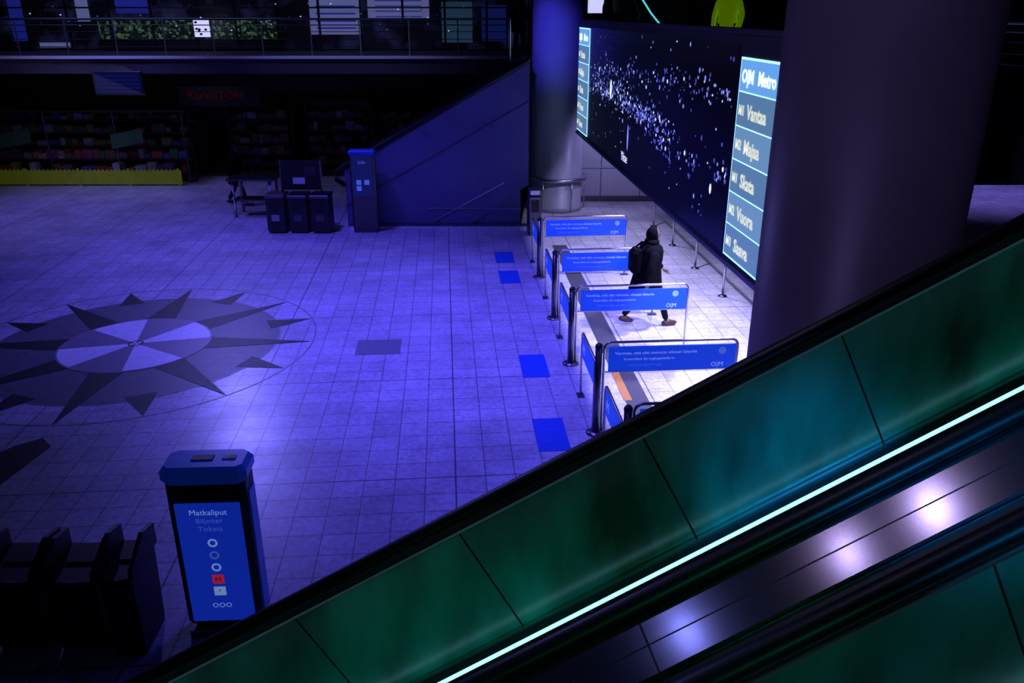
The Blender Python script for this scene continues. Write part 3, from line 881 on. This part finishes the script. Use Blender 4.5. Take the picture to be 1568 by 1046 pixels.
# ------------------------------------------------------------------ lights
def area(name, loc, size, power, color, target=None, sy=None):
    d=bpy.data.lights.new(name,'AREA'); d.energy=power; d.color=color; d.size=size
    if sy: d.shape='RECTANGLE'; d.size_y=sy
    o=bpy.data.objects.new(name,d); o.location=loc; COL.objects.link(o)
    if target is not None:
        o.rotation_euler=(Vector(target)-Vector(loc)).to_track_quat('-Z','Y').to_euler()
    return o
def spot(name, loc, target, power, color, ang=60, blend=.6, r=.15):
    d=bpy.data.lights.new(name,'SPOT'); d.energy=power; d.color=color; d.spot_size=math.radians(ang); d.spot_blend=blend; d.shadow_soft_size=r
    o=bpy.data.objects.new(name,d); o.location=loc; COL.objects.link(o)
    o.rotation_euler=(Vector(target)-Vector(loc)).to_track_quat('-Z','Y').to_euler()
VIO=(.105,.075,1.0)
spot('ceiling_spot',(-.8,13.2,9.2),(-.5,13.6,0),4800,VIO,74,1.0,.5)
spot('ceiling_spot',(-6.0,18.0,9.2),(-5.5,17.6,0),3000,VIO,85,1.0,.5)
spot('ceiling_spot',(-1.2,9.0,9.2),(-.7,9.5,0),1700,VIO,66,1.0,.5)
spot('ceiling_spot',(-12.5,22,9.2),(-11.5,22.5,0),2000,(.19,.15,1.0),76,1.0,.5)
spot('ceiling_spot',(-9.5,26.2,8.6),(-4,11,0),1900,(.24,.22,1.0),60,1.0,.26)
spot('ceiling_spot',(-7.5,11.5,9.2),(-6.5,12.5,0),600,VIO,52,1.0,.4)
for y,pw in ((11.2,1700),(13.6,1250),(16.5,950),(20.0,500)):
    spot('canopy_downlight',(3.3-.08*(y-14),y,3.45),(2.3-.08*(y-14),y,0),pw,(.50,.47,1.0),112,.8,.12)
spot('canopy_downlight',(3.2,21.8,3.4),(2.8,24.2,1.0),220,(.42,.38,1.0),100,.9,.12)  # extra light added to brighten the gate wall
spot('column_fill',(-.3,20.0,6.0),(1.25,23.3,4.3),420,(.06,.05,1.0),42,1,.1)  # added fill, aimed down at the column for its blue highlight; no real fixture
spot('cladding_spot',(-2.5,17.0,8.5),(-1.5,21.0,1.6),340,(.07,.05,1.0),45,1,.3)
spot('pillar_fill',(-1,1.5,9.0),(3.4,8,3.4),470,(.36,.26,.9),40,1,.4)  # added fill to brighten the pillar from the left, not a known fixture
spot('hall_fill',(13,24,8.5),(14.5,27,0),2600,(.26,.2,1),80,1,.3)  # added fill to light the far floor right of the pillar
spot('railing_fill',(-12,21.5,8.8),(-12,25.5,4.2),480,(.3,.3,1),66,1,.2)  # added pair of fills to brighten the slab edge and rails
spot('railing_fill',(-5,21.5,8.8),(-5,25.5,4.2),480,(.3,.3,1),66,1,.2)
spot('escalator_fill',(1.3,-2.8,8.8),(1.33,3.2,3.15),1600,(.012,.36,1.0),9,1,.12)  # this group: added coloured fills that tint the balustrade glass, no known fixtures
spot('escalator_fill',(.2,-2.8,8.8),(.6,3.1,2.7),260,(.03,1.0,.6),10,1,.15)
spot('escalator_fill',(-.6,-2.8,8.8),(-.25,3.1,2.35),250,(.03,1.0,.6),10,1,.15)
spot('escalator_fill',(-.6,-2.8,8.8),(-1.3,3.1,1.8),90,(.05,1.0,.45),13,1,.2)
spot('escalator_fill',(3.0,-2.8,8.8),(2.5,3.1,3.8),90,(.05,1.0,.35),12,1,.2)
spot('escalator_fill',(1.3,-2.8,8.8),(2.1,1.72,3.2),120,(.03,.8,.8),18,1,.2)
# ceiling lamps above the hall that glint in the polished centre deck
spot('ceiling_lamp',(.03,7.0,9.2),(.6,2.6,3.6),48,(.6,.55,1),60,1,.10)
spot('ceiling_lamp',(-1.07,7.3,9.2),(.6,2.6,3.6),30,(.6,.55,1),60,1,.07)
spot('ceiling_lamp',(-3.6,8.06,9.2),(.3,2.6,3.3),34,(.25,.32,1),60,1,.09)
area('shop_light',(-12,27.2,8.8),8,50,(.3,.35,1.0))
area('stall_light',(-12,25.0,3.3),6,3.6,(.9,.75,.65),(-13,28,1),1)

w=bpy.data.worlds.new('world'); w.use_nodes=True; w.node_tree.nodes['Background'].inputs[0].default_value=(.02,.02,.08,1); w.node_tree.nodes['Background'].inputs[1].default_value=.02; sc.world=w

# ------------------------------------------------------------------ camera
cd=bpy.data.cameras.new('camera'); cd.lens=1530*36/1900; cd.sensor_width=36; cd.clip_start=.05
co=bpy.data.objects.new('camera',cd); COL.objects.link(co)
co.location=(0,0,5.2); co.rotation_euler=(math.radians(90-21.8),0,0)
sc.camera=co
print('DONE')
